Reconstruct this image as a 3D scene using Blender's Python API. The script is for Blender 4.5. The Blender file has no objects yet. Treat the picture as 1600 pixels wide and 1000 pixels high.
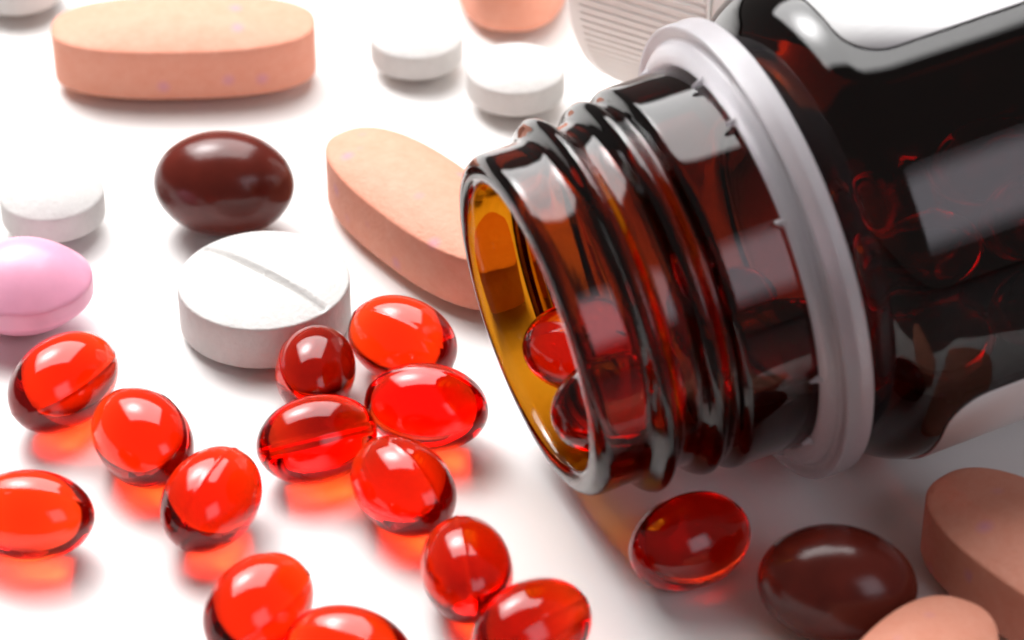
import bpy, bmesh, math, random
from mathutils import Vector, Matrix, Euler

random.seed(4)
sc = bpy.context.scene
COL = sc.collection
R = math.radians
PI = math.pi
# one Blender unit is one centimetre
sc.unit_settings.scale_length = 0.01

# ------------------------------------------------------------------ camera
EL = R(36.0)            # the camera looks down at 36 degrees
HF = R(20.0)            # horizontal field of view
DIST = 3.6 / math.tan(HF / 2)
cd = bpy.data.cameras.new('camera')
cd.sensor_width = 36.0
cd.lens = 18.0 / math.tan(HF / 2)
cd.clip_start = 0.1
cd.clip_end = 500.0
cam = bpy.data.objects.new('camera', cd)
COL.objects.link(cam)
cam.location = (0, -DIST * math.cos(EL), DIST * math.sin(EL))
cam.rotation_euler = (PI / 2 - EL, 0, 0)
sc.camera = cam
cd.dof.use_dof = True
cd.dof.focus_distance = DIST - 1.15
cd.dof.aperture_fstop = 0.44
cd.dof.aperture_blades = 0

# ------------------------------------------------------------------ world (dim studio room)
w = bpy.data.worlds.new('World')
sc.world = w
w.use_nodes = True
bg = w.node_tree.nodes['Background']
bg.inputs[0].default_value = (1.0, 0.86, 0.82, 1)
bg.inputs[1].default_value = 0.22


# ------------------------------------------------------------------ lamps
def softbox(name, direction, dist, sx, sy, radiance, color, target=(0, 0, 0.5), spin=0.0, hot=0.0, soft=0.06):
    ld = bpy.data.lights.new(name, 'AREA')
    ld.shape = 'RECTANGLE'
    ld.size, ld.size_y = sx, sy
    ld.energy = radiance * PI * sx * sy
    ld.color = color
    o = bpy.data.objects.new(name, ld)
    COL.objects.link(o)
    # the cloth of a softbox is brightest in front of its bulb and falls off to the edges
    ld.use_nodes = True
    nt = ld.node_tree
    em = nt.nodes['Emission']
    L = nt.links.new
    geo = nt.nodes.new('ShaderNodeNewGeometry')
    sep = nt.nodes.new('ShaderNodeSeparateXYZ')
    L(geo.outputs['Parametric'], sep.inputs[0])

    def mth(op, a, b=None):
        n = nt.nodes.new('ShaderNodeMath')
        n.operation = op
        for i, v in enumerate((a, b)):
            if v is None: continue
            if isinstance(v, (int, float)): n.inputs[i].default_value = v
            else: L(v, n.inputs[i])
        return n.outputs[0]

    def edge(v):
        e = mth('SUBTRACT', 0.5, mth('ABSOLUTE', mth('SUBTRACT', v, 0.5)))
        mr = nt.nodes.new('ShaderNodeMapRange')
        mr.interpolation_type = 'SMOOTHSTEP'
        mr.inputs['From Min'].default_value = 0.0
        mr.inputs['From Max'].default_value = soft
        mr.inputs['To Min'].default_value = 0.12
        L(e, mr.inputs['Value'])
        return mr.outputs[0]

    u, v = sep.outputs[0], sep.outputs[1]
    r2 = mth('ADD', mth('POWER', mth('ABSOLUTE', mth('SUBTRACT', u, 0.70)), 2.0), mth('POWER', mth('ABSOLUTE', mth('SUBTRACT', v, 0.5)), 2.0))
    hot_ = mth('MULTIPLY', mth('EXPONENT', mth('MULTIPLY', r2, -1 / 0.15 ** 2)), hot)
    L(mth('MULTIPLY', mth('ADD', mth('MULTIPLY', edge(u), edge(v)), hot_), 1.0), em.inputs['Strength'])
    d = Vector(direction).normalized()
    o.location = Vector(target) + d * dist
    q = (-d).to_track_quat('-Z', 'Y')
    o.rotation_euler = (q @ Euler((0, 0, spin)).to_quaternion()).to_euler()
    return o


softbox('softbox_key', (-0.17, 0.53, 0.83), 26, 31, 27, 10.0, (1.0, 0.985, 0.98), spin=R(-14), hot=3.6, soft=0.09)
softbox('softbox_fill', (0.50, -0.64, 0.50), 42, 24, 28, 3.7, (0.94, 0.90, 1.0), soft=0.28)

# ------------------------------------------------------------------ render settings
sc.render.engine = 'CYCLES'
sc.view_settings.view_transform = 'Standard'
sc.view_settings.look = 'None'
sc.view_settings.exposure = -0.62
sc.view_settings.gamma = 1.0
sc.view_settings.use_curve_mapping = False
cy = sc.cycles
cy.max_bounces = 24
cy.transmission_bounces = 20
cy.glossy_bounces = 8
cy.diffuse_bounces = 5
cy.volume_bounces = 0
cy.transparent_max_bounces = 16
cy.caustics_refractive = True
cy.caustics_reflective = True
cy.blur_glossy = 0.2
cy.sample_clamp_indirect = 0.0
cy.use_denoising = True
cy.filter_width = 1.9


# ------------------------------------------------------------------ helpers
def at(px, py, z=0.0):
    """point on the level plane at height z that the photo shows at (px, py) of 1600 x 1000"""
    k = 800 / math.tan(HF / 2)
    f = Vector((0, math.cos(EL), -math.sin(EL)))
    u = Vector((0, math.sin(EL), math.cos(EL)))
    v = f + Vector((1, 0, 0)) * ((px - 800) / k) + u * ((500 - py) / k)
    c = Vector(cam.location)
    t = (z - c.z) / v.z
    return c + v * t


def azim(dx, dy):
    """table azimuth of a direction seen in the photo as (dx right, dy up)"""
    return math.atan2(dy / math.sin(EL), dx)


def tag(o, label=None, cat=None, group=None, kind=None):
    if label: o['label'] = label
    if cat: o['category'] = cat
    if group: o['group'] = group
    if kind: o['kind'] = kind
    return o


def mesh_obj(name, verts, faces, mat, parent=None, smooth=True):
    me = bpy.data.meshes.new(name)
    me.from_pydata(verts, [], faces)
    me.validate()
    bm = bmesh.new()
    bm.from_mesh(me)
    bmesh.ops.recalc_face_normals(bm, faces=bm.faces)
    bm.to_mesh(me)
    bm.free()
    if smooth:
        me.polygons.foreach_set('use_smooth', [True] * len(me.polygons))
    me.materials.append(mat)
    o = bpy.data.objects.new(name, me)
    COL.objects.link(o)
    if parent: o.parent = parent
    return o


def rings_mesh(rings, closed=False, cap=True):
    """rings: list of equally long vertex rings -> verts, faces"""
    n = len(rings[0])
    V = [v for r in rings for v in r]
    F = []
    m = len(rings)
    for i in range(m if closed else m - 1):
        a, b = i * n, ((i + 1) % m) * n
        for j in range(n):
            k = (j + 1) % n
            F.append((a + j, a + k, b + k, b + j))
    if cap and not closed:
        for idx, ring in ((0, rings[0]), (m - 1, rings[-1])):
            c = len(V)
            V.append(tuple(sum(p[q] for p in ring) / n for q in range(3)))
            base = idx * n
            for j in range(n):
                F.append((base + j, base + (j + 1) % n, c))
    return V, F


def lathe(profile, n=128, closed=True, a0=0.0, a1=2 * PI):
    rings = []
    for (s, r) in profile:
        rings.append([(r * math.cos(2 * PI * j / n), r * math.sin(2 * PI * j / n), s) for j in range(n)])
    return rings_mesh(rings, closed=closed, cap=False)


def smooth_path(pts, sub=5):
    """Catmull-Rom through the points of an open profile"""
    out = []
    P = [pts[0]] + list(pts) + [pts[-1]]
    for i in range(1, len(P) - 2):
        p0, p1, p2, p3 = P[i - 1], P[i], P[i + 1], P[i + 2]
        for k in range(sub):
            t = k / sub
            out.append(tuple(0.5 * (2 * p1[q] + (p2[q] - p0[q]) * t + (2 * p0[q] - 5 * p1[q] + 4 * p2[q] - p3[q]) * t * t
                                    + (-p0[q] + 3 * p1[q] - 3 * p2[q] + p3[q]) * t ** 3) for q in range(2)))
    out.append(tuple(pts[-1]))
    return out


# ------------------------------------------------------------------ materials
def new_mat(name):
    m = bpy.data.materials.new(name)
    m.use_nodes = True
    nt = m.node_tree
    return m, nt, nt.nodes['Principled BSDF'], nt.nodes['Material Output']


def node(nt, kind, **kw):
    n = nt.nodes.new(kind)
    for k, v in kw.items():
        n.inputs[k].default_value = v
    return n


def coords(nt):
    return nt.nodes.new('ShaderNodeTexCoord').outputs['Object']


def bump(nt, bsdf, height, strength, distance):
    b = node(nt, 'ShaderNodeBump', Strength=strength, Distance=distance)
    nt.links.new(height, b.inputs['Height'])
    nt.links.new(b.outputs[0], bsdf.inputs['Normal'])


def tinted_clear(name, sigma, ior, rough=0.0, wobble=0.0, wob_scale=3.0):
    """clear dielectric whose colour comes from absorption per centimetre"""
    m, nt, b, out = new_mat(name)
    b.inputs['Base Color'].default_value = (1, 1, 1, 1)
    b.inputs['Transmission Weight'].default_value = 1.0
    b.inputs['Roughness'].default_value = rough
    b.inputs['IOR'].default_value = ior
    d = max(sigma)
    va = nt.nodes.new('ShaderNodeVolumeAbsorption')
    va.inputs['Color'].default_value = tuple(1 - s / d for s in sigma) + (1,)
    va.inputs['Density'].default_value = d
    nt.links.new(va.outputs[0], out.inputs['Volume'])
    if wobble:
        nz = node(nt, 'ShaderNodeTexNoise', Scale=wob_scale, Detail=2.0)
        nt.links.new(coords(nt), nz.inputs['Vector'])
        bump(nt, b, nz.outputs[0], wobble, 0.05)
    return m


def pressed_powder(name, base, speck, mottled, rough=0.62, spots=True):
    """pressed tablet: grainy, mottled, with a few specks of another colour"""
    m, nt, b, out = new_mat(name)
    L = nt.links.new
    oi = nt.nodes.new('ShaderNodeObjectInfo')
    vm = nt.nodes.new('ShaderNodeVectorMath')
    vm.operation = 'ADD'
    sc_ = nt.nodes.new('ShaderNodeVectorMath')
    sc_.operation = 'SCALE'
    sc_.inputs[0].default_value = (37.0, 21.0, 11.0)
    L(oi.outputs['Random'], sc_.inputs['Scale'])
    L(coords(nt), vm.inputs[0])
    L(sc_.outputs[0], vm.inputs[1])
    co = vm.outputs[0]
    nz = node(nt, 'ShaderNodeTexNoise', Scale=7.0, Detail=9.0, Roughness=0.78)
    L(co, nz.inputs['Vector'])
    r1 = nt.nodes.new('ShaderNodeValToRGB')
    r1.color_ramp.elements[0].position = 0.35
    r1.color_ramp.elements[0].color = base + (1,)
    r1.color_ramp.elements[1].position = 0.68
    r1.color_ramp.elements[1].color = mottled + (1,)
    L(nz.outputs[0], r1.inputs[0])
    last = r1.outputs[0]
    if spots:
        vo = node(nt, 'ShaderNodeTexVoronoi', Scale=3.8, Randomness=1.0)
        L(co, vo.inputs['Vector'])
        r2 = nt.nodes.new('ShaderNodeValToRGB')
        r2.color_ramp.elements[0].position = 0.03
        r2.color_ramp.elements[0].color = (0.7, 0.7, 0.7, 1)
        r2.color_ramp.elements[1].position = 0.26
        r2.color_ramp.elements[1].color = (0, 0, 0, 1)
        L(vo.outputs['Distance'], r2.inputs[0])
        # only some cells hold a speck
        sep = nt.nodes.new('ShaderNodeSeparateColor')
        L(vo.outputs['Color'], sep.inputs[0])
        gt = nt.nodes.new('ShaderNodeMath')
        gt.operation = 'GREATER_THAN'
        gt.inputs[1].default_value = 0.35
        L(sep.outputs[0], gt.inputs[0])
        mu = nt.nodes.new('ShaderNodeMath')
        mu.operation = 'MULTIPLY'
        L(r2.outputs[0], mu.inputs[0])
        L(gt.outputs[0], mu.inputs[1])
        mx = nt.nodes.new('ShaderNodeMix')
        mx.data_type = 'RGBA'
        L(mu.outputs[0], mx.inputs['Factor'])
        L(last, mx.inputs[6])
        mx.inputs[7].default_value = speck + (1,)
        last = mx.outputs[2]
    L(last, b.inputs['Base Color'])
    b.inputs['Roughness'].default_value = rough
    b.inputs['Specular IOR Level'].default_value = 0.35
    n2 = node(nt, 'ShaderNodeTexNoise', Scale=28.0, Detail=4.0)
    L(co, n2.inputs['Vector'])
    bump(nt, b, n2.outputs[0], 0.35, 0.02)
    return m


def coated(name, base, rough, coat=0.0, vary=0.12, scale=5.0, sss=0.0):
    m, nt, b, out = new_mat(name)
    L = nt.links.new
    nz = node(nt, 'ShaderNodeTexNoise', Scale=scale, Detail=4.0)
    L(coords(nt), nz.inputs['Vector'])
    r1 = nt.nodes.new('ShaderNodeValToRGB')
    r1.color_ramp.elements[0].position = 0.3
    r1.color_ramp.elements[1].position = 0.7
    r1.color_ramp.elements[0].color = tuple(c * (1 - vary) for c in base) + (1,)
    r1.color_ramp.elements[1].color = tuple(min(1, c * (1 + vary)) for c in base) + (1,)
    L(nz.outputs[0], r1.inputs[0])
    L(r1.outputs[0], b.inputs['Base Color'])
    b.inputs['Roughness'].default_value = rough
    b.inputs['Coat Weight'].default_value = coat
    b.inputs['Coat Roughness'].default_value = 0.08
    if sss:
        b.inputs['Subsurface Weight'].default_value = sss
        b.inputs['Subsurface Radius'].default_value = (0.12, 0.10, 0.09)
    n2 = node(nt, 'ShaderNodeTexNoise', Scale=18.0, Detail=3.0)
    L(coords(nt), n2.inputs['Vector'])
    bump(nt, b, n2.outputs[0], 0.12, 0.01)
    return m


M_TABLE = coated('white_tabletop', (0.84, 0.83, 0.815), 0.42, vary=0.012, scale=1.3)
M_GEL = tinted_clear('red_gelatin', (0.14, 6.5, 11.0), 1.47, 0.015, 0.06, 2.2)
M_GLASS = tinted_clear('amber_glass', (4.5, 9.7, 27.0), 1.50, 0.0, 0.015, 1.5)
M_ADDED_DESK = coated('added_desk_grey', (0.10, 0.095, 0.09), 0.6, vary=0.1)
M_PEACH = pressed_powder('peach_tablet', (0.73, 0.285, 0.185), (0.62, 0.26, 0.36), (0.77, 0.345, 0.24))
M_WHITE = pressed_powder('white_tablet', (0.56, 0.545, 0.53), (0.8, 0.8, 0.8), (0.62, 0.61, 0.59), spots=False)
M_PINK = coated('pink_coating', (0.84, 0.37, 0.52), 0.38, coat=0.15, vary=0.05)
M_BROWN = coated('brown_gelatin', (0.105, 0.0145, 0.009), 0.2, coat=0.0, vary=0.15)
M_BROWN.node_tree.nodes['Principled BSDF'].inputs['IOR'].default_value = 1.42
M_RING = coated('milky_plastic', (0.82, 0.80, 0.83), 0.36, vary=0.03)
_b = M_RING.node_tree.nodes['Principled BSDF']
_b.inputs['Transmission Weight'].default_value = 0.7
_b.inputs['IOR'].default_value = 1.4
M_CAP = coated('white_plastic', (0.84, 0.81, 0.78), 0.42, vary=0.02, sss=0.2)
M_LABEL = coated('white_paper', (0.82, 0.82, 0.82), 0.5, vary=0.01)

# ------------------------------------------------------------------ the table
def slab(name, x0, x1, y0, y1, z0, z1, mat, n=24):
    """a level sheet with an edge of its own thickness"""
    v, f = [], []
    for i in range(n + 1):
        for j in range(n + 1):
            v.append((x0 + (x1 - x0) * i / n, y0 + (y1 - y0) * j / n, z1))
    for i in range(n):
        for j in range(n):
            a = i * (n + 1) + j
            f.append((a, a + n + 1, a + n + 2, a + 1))
    rim = [i * (n + 1) for i in range(n + 1)] + [n * (n + 1) + j for j in range(1, n + 1)] + \
          [i * (n + 1) + n for i in range(n - 1, -1, -1)] + [j for j in range(n - 1, 0, -1)]
    o = len(v)
    for q in rim: v.append((v[q][0], v[q][1], z0))
    m = len(rim)
    for k in range(m):
        f.append((rim[k], rim[(k + 1) % m], o + (k + 1) % m, o + k))
    f.append(tuple(o + k for k in range(m)))
    return mesh_obj(name, v, f, mat, smooth=False)


# white board cut short over an added, unseen grey surface, to darken the bottle's reflections
tag(slab('white_board', -28, 5.2, -4.9, 30, -0.3, 0.0, M_TABLE), kind='structure')
tag(slab('added_desk', -45, 45, -40, 50, -3.0, -0.304, M_ADDED_DESK, 6), kind='structure')

# ------------------------------------------------------------------ the bottle
PHI, TAU = R(22.1), R(7.5)
AX = Vector((math.cos(PHI) * math.cos(TAU), math.sin(PHI) * math.cos(TAU), math.sin(TAU)))
E1 = Vector((-math.sin(PHI), math.cos(PHI), 0))
E2 = AX.cross(E1)
MOUTH = Vector((0.078, -1.925, 1.323))
BROT = Matrix((E1, E2, AX)).transposed()


def in_bottle(s, rho, deg):
    a = R(deg)
    return MOUTH + AX * s + (E1 * math.cos(a) + E2 * math.sin(a)) * rho


bottle = bpy.data.objects.new('medicine_bottle', None)
COL.objects.link(bottle)
bottle.matrix_world = Matrix.Translation(MOUTH) @ BROT.to_4x4()
tag(bottle, 'open amber glass medicine bottle lying on its side with red capsules in its mouth', 'bottle')

RB = 1.60
outer = smooth_path([(0.0, 1.03), (0.010, 1.075), (0.06, 1.118), (0.14, 1.125), (0.26, 1.122), (0.34, 1.128),
                     (0.378, 1.165), (0.41, 1.212), (0.45, 1.234), (0.49, 1.212), (0.522, 1.165), (0.56, 1.134),
                     (0.66, 1.134), (0.70, 1.165), (0.738, 1.214), (0.785, 1.237), (0.828, 1.216), (0.866, 1.182),
                     (0.90, 1.182), (0.928, 1.222), (0.956, 1.254), (1.00, 1.263), (1.2, 1.264), (1.45, 1.264),
                     (1.64, 1.268), (1.72, 1.30), (1.79, 1.385), (1.87, 1.475), (1.96, 1.545), (2.06, 1.587),
                     (2.18, RB), (2.6, RB), (4.0, RB), (6.0, RB), (7.7, RB), (7.95, 1.56), (8.1, 1.44), (8.16, 1.25),
                     (8.14, 0.9), (8.08, 0.4), (8.07, 0.02)], 5)
inner = smooth_path([(7.83, 0.02), (7.84, 0.5), (7.85, 1.0), (7.75, 1.2), (7.55, 1.31), (6.0, 1.32), (4.0, 1.32),
                     (2.5, 1.32), (2.25, 1.315), (2.06, 1.28), (1.90, 1.23), (1.76, 1.09), (1.62, 1.0), (1.45, 0.965),
                     (1.2, 0.955), (0.8, 0.945), (0.4, 0.935), (0.16, 0.93), (0.06, 0.937), (0.018, 0.955), (0.0, 0.99)], 5)
V, F = lathe(outer + inner, 160, closed=True)
glass = mesh_obj('glass_body', V, F, M_GLASS, bottle)

# wrap-round label with rounded corners, open towards the camera
LA0, LA1, LS0, LS1 = R(194.2), R(360 + 107.9), 2.13, 7.45
LR0, LR1 = RB + 0.004, RB + 0.014
CR = 0.27


def label_inset(dist):
    """how far the end edge draws back at 'dist' centimetres from a long side"""
    return 0.0 if dist >= CR else CR - math.sqrt(CR * CR - (CR - dist) ** 2)


arc = (LA1 - LA0) * RB
us = [0.0, 0.008, 0.025, 0.05, 0.085, 0.13, 0.19, CR]
us = us + [CR + (arc - 2 * CR) * k / 72 for k in range(1, 72)] + [arc - q for q in reversed(us)]
nS = 10
lv, lf = [], []
for rr in (LR0, LR1):
    for u_ in us:
        ins = label_inset(min(u_, arc - u_))
        s0, s1 = LS0 + ins, LS1 - ins
        a = LA0 + u_ / RB
        # the glass is a little narrower where the shoulder starts
        for k in range(nS + 1):
            s = s0 + (s1 - s0) * k / nS
            lv.append((rr * math.cos(a), rr * math.sin(a), s))
nu = len(us)
off = nu * (nS + 1)
for i in range(nu - 1):
    for k in range(nS):
        a = i * (nS + 1) + k
        q = (a, a + 1, a + nS + 2, a + nS + 1)
        lf.append(q)
        lf.append(tuple(v + off for v in reversed(q)))
edge = [i * (nS + 1) for i in range(nu)] + [(nu - 1) * (nS + 1) + k for k in range(1, nS + 1)] + \
       [i * (nS + 1) + nS for i in range(nu - 2, -1, -1)] + [k for k in range(nS - 1, 0, -1)]
for i in range(len(edge)):
    a, b = edge[i], edge[(i + 1) % len(edge)]
    lf.append((a, b, b + off, a + off))
mesh_obj('paper_label', lv, lf, M_LABEL, bottle)

# tamper ring left behind by the cap
rp = smooth_path([(1.395, 1.276), (1.385, 1.30), (1.392, 1.335), (1.415, 1.375), (1.445, 1.405), (1.470, 1.418), (1.478, 1.440),
                  (1.462, 1.480), (1.464, 1.505), (1.474, 1.514), (1.50, 1.516), (1.56, 1.516), (1.62, 1.516), (1.640, 1.513), (1.647, 1.50),
                  (1.647, 1.45), (1.645, 1.38), (1.63, 1.325), (1.60, 1.290), (1.50, 1.277)], 4)
V, F = lathe(rp, 144, closed=True)
ring = mesh_obj('tamper_ring', V, F, M_RING, bottle)


def nub_mesh(seed):
    rn = random.Random(seed)
    pts = []
    for k, (rad, z) in enumerate(((0.030, 0.03), (0.025, -0.008), (0.018, -0.030), (0.009, -0.040 - 0.030 * rn.random()))):
        pts.append([(rad * math.cos(q * PI / 4) * rn.uniform(0.75, 1.2), rad * 0.8 * math.sin(q * PI / 4) * rn.uniform(0.75, 1.2), z)
                    for q in range(8)])
    return rings_mesh(pts)


for i in range(11):
    deg = 14 + i * 32.0 + random.uniform(-9, 9)
    V, F = nub_mesh(i)
    nb = mesh_obj('broken_tab', V, F, M_RING, ring)
    nb.location = (1.306 * math.cos(R(deg)), 1.306 * math.sin(R(deg)), 1.380)
    nb.rotation_euler = (random.uniform(-.3, .3), random.uniform(-.3, .3), R(deg))


# ------------------------------------------------------------------ pills
def gel_mesh(name, a, b, ridge, width, mat, seg=72):
    """oval soft capsule: long axis x, moulding seam in the plane y = 0"""
    lats = []
    for k in range(-22, 23):
        t = k / 22
        lats.append(math.copysign(abs(t) ** 1.35, t) * PI / 2)
    rings = []
    for la in lats[1:-1]:
        y = math.sin(la)
        c = math.cos(la)
        row = []
        for j in range(seg):
            t = 2 * PI * j / seg
            g = 1 + ridge * math.exp(-(y / width) ** 2) * (1 - 0.85 * math.cos(t) ** 6)
            row.append((a * c * math.cos(t) * g, b * y, b * c * math.sin(t) * g))
        rings.append(row)
    V, F = rings_mesh(rings)
    V[-2] = (0, -b, 0)
    V[-1] = (0, b, 0)
    o = mesh_obj(name, V, F, mat)
    return o


GEL_A, GEL_B = 0.402, 0.288
gel0 = gel_mesh('red_capsule', GEL_A, GEL_B, 0.020, 0.040, M_GEL)
used = []


def gel(label, loc, yaw, roll=0.0, pitch=0.0, scale=(1, 1, 1), group='red softgel capsules spilled on the white table'):
    o = gel0 if not used else gel0.copy()
    if used: COL.objects.link(o)
    used.append(o)
    o.location = loc
    o.rotation_euler = (Matrix.Rotation(yaw, 3, 'Z') @ Matrix.Rotation(-pitch, 3, 'Y') @ Matrix.Rotation(roll, 3, 'X')).to_euler()
    o.scale = scale
    tag(o, label, 'capsule', group)
    return o


def lying(label, px, py, dx, dy, roll, k=1.0, pitch=0.0, kx=1.0):
    h = GEL_B * k
    hz = math.sqrt((GEL_A * k * kx * math.sin(pitch)) ** 2 + (h * math.cos(pitch)) ** 2)
    return gel(label, at(px, py, hz + 0.011), azim(dx, dy), roll, pitch, (k * kx * random.uniform(0.97, 1.03), k * random.uniform(0.985, 1.015), k))


lying('red capsule just below the pink pill with a seam through its highlight', 99, 597, 0.75, 0.66, R(62), 1.06)
lying('red capsule between the one below the pink pill and a rounder one', 223, 684, 0.78, -0.62, R(-50), 1.04)
lying('roundish red capsule ending the row of three below the pink pill', 330, 780, 0.55, 0.80, R(8), 1.02)
lying('red capsule cut by the left edge of the photo standing alone', 46, 805, 1.0, -0.04, R(15), 1.00)
lying('red capsule at the lower left, left of the one cut by the bottom edge', 404, 949, 0.72, 0.70, R(58), 1.02)
lying('red capsule cut off by the bottom edge, half below the frame', 547, 1024, 0.95, -0.25, R(20), 1.02)
lying('dark roundish red capsule in front of the scored white tablet', 493, 579, 0.12, 0.98, R(-60), 0.93)
lying('farthest red capsule of the pile, behind the others near the bottle mouth', 629, 532, 0.90, -0.36, R(25), 1.04)
lying('red capsule of the pile closest to the bottle mouth, lying level', 666, 636, 0.98, -0.10, R(-8), 1.02)
lying('red capsule at the left of the pile with a yellow glow below', 495, 686, 0.96, 0.22, R(48), 1.00)
lying('red capsule in the front of the pile tilted down to the right', 630, 760, 0.78, -0.60, R(0), 1.02)
lying('round looking red capsule below the pile, touching the one at the bottom edge', 729, 890, 0.25, -0.97, R(5), 0.99)
lying('red capsule cut by the bottom edge, lowest one right of the middle', 831, 985, 0.86, 0.42, R(35), 1.02)
lying('darker red capsule alone in the shade below the bottle neck', 1078, 846, 0.93, 0.30, R(-30), 1.03)

# capsules still in the bottle
BYAW, BPITCH = PHI, TAU
INB = 'red softgel capsules still inside the bottle'
gel('red capsule in the bottle mouth, the upper of the two that show there', in_bottle(0.49, 0.59, 296), BYAW + R(-30), R(35), BPITCH, (1.08, 1.06, 1.06), group=INB)
gel('red capsule in the bottle mouth, the lower of the two, half hidden behind the rim', in_bottle(0.38, 0.61, 227), BYAW + R(4), R(-20), BPITCH, (1.04, 1.04, 1.04), group=INB)
for s, rho, deg, which in ((1.34, 0.63, 290, 'upper'), (1.44, 0.63, 229, 'lower')):
    gel('red capsule deeper in the bottle neck behind the threads, the %s of the two glows' % which, in_bottle(s, rho, deg), BYAW, R(random.uniform(-90, 90)), BPITCH, group=INB)
for row, s in enumerate((2.52, 3.36, 4.20)):
    for deg in (236, 270, 304):
        gel('red capsule heaped in the dark body of the bottle', in_bottle(s, 1.02, deg + 4 * (row % 2)), BYAW, R(random.uniform(-90, 90)), BPITCH, group=INB)
    for deg in (220, 320):
        gel('red capsule heaped in the dark body of the bottle', in_bottle(s + 0.05, 0.42, deg + 4 * (row % 2)), BYAW, R(random.uniform(-90, 90)), BPITCH, group=INB)

# opaque brown soft capsules
br0 = gel_mesh('brown_capsule', 0.515, 0.385, 0.0, 0.05, M_BROWN)
br0.location = at(350, 287, 0.388)
br0.rotation_euler = (R(50), 0, azim(1, -0.05))
tag(br0, 'glossy brown oval capsule behind the scored white tablet, with a large bright reflection', 'capsule', 'brown capsules')
br1 = br0.copy()
COL.objects.link(br1)
br1.location = at(1308, 913, 0.37)
br1.scale = (0.945, 0.945, 0.945)
br1.rotation_euler = (R(-35), 0, azim(1, -0.12))
tag(br1, 'dark brown oval capsule in the shade below the bottle, beside the peach tablets', 'capsule', 'brown capsules')


def tablet_mesh(name, outline, hb, hd, mat, dome_pow=2.0, score=None, bevel=0.014, rows=26, flat=0.0):
    """pressed tablet: dome below, upright band, dome above; outline = closed ring of (x, y)"""
    rings = []

    def ring(f, z, upper):
        out = []
        for (x, y) in outline:
            zz = z
            if score and upper:
                ang, wd, dp = score
                d = abs(-math.sin(ang) * x * f + math.cos(ang) * y * f)
                zz -= dp * max(0.0, 1 - d / wd) * min(1.0, max(0.0, (0.99 - f) / 0.06)) if d < wd else 0.0
            out.append((x * f, y * f, zz))
        return out

    def dome(f):
        g = max(0.0, (f - flat) / (1 - flat))
        return 1 - g ** dome_pow

    fs = [0.02 + (0.985 - 0.02) * (k / (rows - 1)) for k in range(rows)]
    for f in fs:
        rings.append(ring(f, hd - hd * dome(f), False))
    rings.append(ring(0.996, hd + bevel * 0.2, False))
    rings.append(ring(1.0, hd + bevel, False))
    for k in range(1, 4):
        rings.append(ring(1.0, hd + bevel + (hb - 2 * bevel) * k / 4, False))
    rings.append(ring(1.0, hd + hb - bevel, False))
    rings.append(ring(0.996, hd + hb - bevel * 0.2, False))
    for f in reversed(fs):
        rings.append(ring(f, hd + hb + hd * dome(f), True))
    V, F = rings_mesh(rings)
    return mesh_obj(name, V, F, mat)


def super_outline(a, b, n, seg=96):
    out = []
    for j in range(seg):
        t = 2 * PI * j / seg
        c, s = math.cos(t), math.sin(t)
        out.append((a * math.copysign(abs(c) ** (2 / n), c), b * math.copysign(abs(s) ** (2 / n), s)))
    return out


def stadium_outline(a, b, bulge, seg=120):
    """caplet outline: round ends of radius b, sides bulging a little"""
    out = []
    L_ = a - b
    for j in range(seg):
        t = 2 * PI * j / seg
        c, s = math.cos(t), math.sin(t)
        x = L_ * max(-1, min(1, 1.9 * c)) + b * c * 1.0
        y = (b + bulge * (1 - (x / a) ** 2)) * math.copysign(abs(s) ** 0.92, s)
        out.append((x, y))
    return out


def place(o, px, py, z, yaw, label, cat, group=None, tilt=(0, 0)):
    p = at(px, py, z)
    o.location = (p.x, p.y, 0.003)
    o.rotation_euler = (tilt[0], tilt[1], yaw)
    return tag(o, label, cat, group)


# peach caplets
cap_out = super_outline(1.03, 0.41, 2.5, 128)
pc = tablet_mesh('peach_caplet', cap_out, 0.41, 0.11, M_PEACH, 2.2)
PG = 'peach oblong tablets'
pc.scale = (1.0, 1.10, 1.0)
place(pc, 286, 38, 0.52, R(2), 'large peach oblong tablet lying level at the top left', 'tablet', PG)


def peach(px, py, yaw, label, z=0.52, ky=1.0):
    o = pc.copy()
    COL.objects.link(o)
    o.scale = (1.0, ky, 1.0)
    return place(o, px, py, z, yaw, label, 'tablet', PG)


peach(664, 301, azim(0.79, -0.61), 'peach oblong tablet slanting behind the bottle mouth')
peach(800, -115, azim(0.0, 1), 'peach oblong tablet seen end on at the top edge beside the white cap', ky=1.15)
peach(1668, 872, azim(0.82, -0.57), 'shaded peach oblong tablet cut by the right edge', ky=1.12)
peach(1398, 1100, azim(0.62, 0.62), 'pale peach oblong tablet cut by the bottom edge in the corner')

# white round tablets
circ = [(math.cos(2 * PI * j / 96), math.sin(2 * PI * j / 96)) for j in range(96)]
wt = tablet_mesh('white_tablet', [(0.37 * x, 0.37 * y) for x, y in circ], 0.19, 0.125, M_WHITE, 2.0)
WG = 'small round white tablets'
place(wt, 651, 68, 0.24, 0.3, 'small round white tablet at the top, left of the other beside it', 'tablet', WG)


def white(px, py, yaw, label, k=1.0):
    o = wt.copy()
    COL.objects.link(o)
    o.scale = (k, k, k)
    return place(o, px, py, 0.24 * k, yaw, label, 'tablet', WG)


white(806, 121, 1.0, 'small domed white tablet nearest the bottle neck, behind the threads', 1.04)
white(82, 314, 2.0, 'small round white tablet at the left, behind the pink pill', 1.03)
white(28, -30, 2.6, 'small white tablet cut by the top left corner', 1.0)

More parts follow.
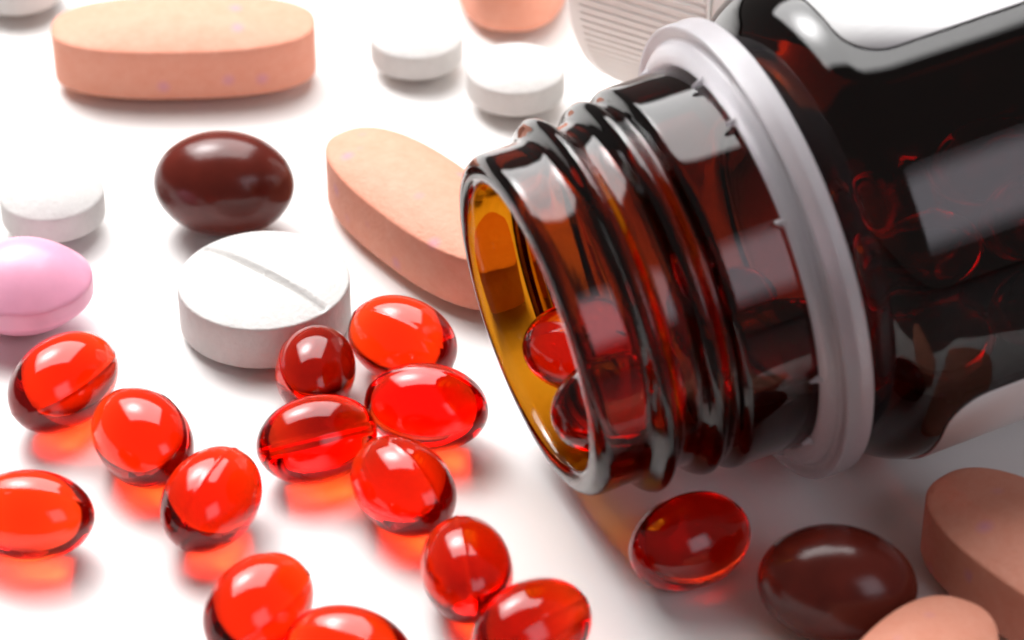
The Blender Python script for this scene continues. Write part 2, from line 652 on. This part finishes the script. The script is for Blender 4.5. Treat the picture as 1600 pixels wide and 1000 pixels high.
sc_out = [(0.598 * x, 0.598 * y) for x, y in circ]
st = tablet_mesh('scored_tablet', [(0.598 * math.cos(2 * PI * j / 160), 0.598 * math.sin(2 * PI * j / 160)) for j in range(160)],
                 0.33, 0.07, M_WHITE, 2.6, score=(0.0, 0.040, 0.048), rows=60)
place(st, 412, 444, 0.36, azim(200, -98), 'large round white tablet with a score line across its face', 'tablet')

# pink lentil pill
pk = tablet_mesh('pink_pill', [(0.49 * x, 0.45 * y) for x, y in circ], 0.13, 0.265, M_PINK, 2.0, bevel=0.02)
place(pk, 36, 453, 0.30, 0.0, 'glossy pink coated pill cut by the left edge', 'pill')

# ------------------------------------------------------------------ ribbed white cap lying behind the bottle
CAPR, CAPL, SK = 1.42, 1.62, 1.25
CYAW = R(-32)
cax = Vector((math.cos(CYAW), math.sin(CYAW), 0))
c0 = at(1012, 96, 0)
cap = bpy.data.objects.new('screw_cap', None)
COL.objects.link(cap)
ce1 = Vector((-math.sin(CYAW), math.cos(CYAW), 0))
ce2 = cax.cross(ce1)
cap.matrix_world = Matrix.Translation(Vector((c0.x, c0.y, CAPR + 0.03))) @ Matrix((ce1, ce2, cax)).transposed().to_4x4()
tag(cap, 'white plastic screw cap with ribbed side lying behind the bottle neck', 'cap')
cp = smooth_path([(0.0, 0.02), (0.0, 0.8), (0.0, 1.25), (0.02, 1.33), (0.07, 1.385), (0.14, CAPR - 0.02), (0.6, CAPR - 0.02), (SK, CAPR - 0.02)], 3)
ip = [(CAPL - 0.35, CAPR - 0.14), (0.2, CAPR - 0.14), (0.12, 1.1), (0.12, 0.02)]
V, F = lathe(cp + [(SK + 0.004, CAPR + 0.005), (SK + 0.02, CAPR + 0.012), (SK + 0.028, CAPR - 0.01), (SK + 0.03, CAPR - 0.14)] + ip, 128, closed=True)
skirt = mesh_obj('cap_skirt', V, F, M_CAP, cap)
V, F = lathe(smooth_path([(SK + 0.045, CAPR - 0.13), (SK + 0.045, CAPR - 0.02), (SK + 0.06, CAPR), (CAPL - 0.04, CAPR), (CAPL, CAPR - 0.015), (CAPL, CAPR - 0.10), (CAPL - 0.03, CAPR - 0.13)], 3), 128, closed=True)
mesh_obj('cap_band', V, F, M_CAP, cap)
rv, rf = [], []
NR = 124
for i in range(NR):
    a = 2 * PI * i / NR
    da = 2 * PI / NR
    base = len(rv)
    for (s, h) in ((0.15, 0.0), (0.19, 1.0), (SK - 0.04, 1.0), (SK - 0.01, 0.0)):
        for (q, hh) in ((-0.40, -0.01), (-0.17, 0.012), (0.17, 0.012), (0.40, -0.01)):
            r = CAPR - 0.02 + (hh * h if hh > 0 else hh)
            rv.append((r * math.cos(a + q * da), r * math.sin(a + q * da), s))
    for k in range(3):
        for q in range(3):
            p = base + k * 4 + q
            rf.append((p, p + 1, p + 5, p + 4))
ribs = mesh_obj('ribs', rv, rf, M_CAP, cap, smooth=False)
tag(ribs, kind='stuff')
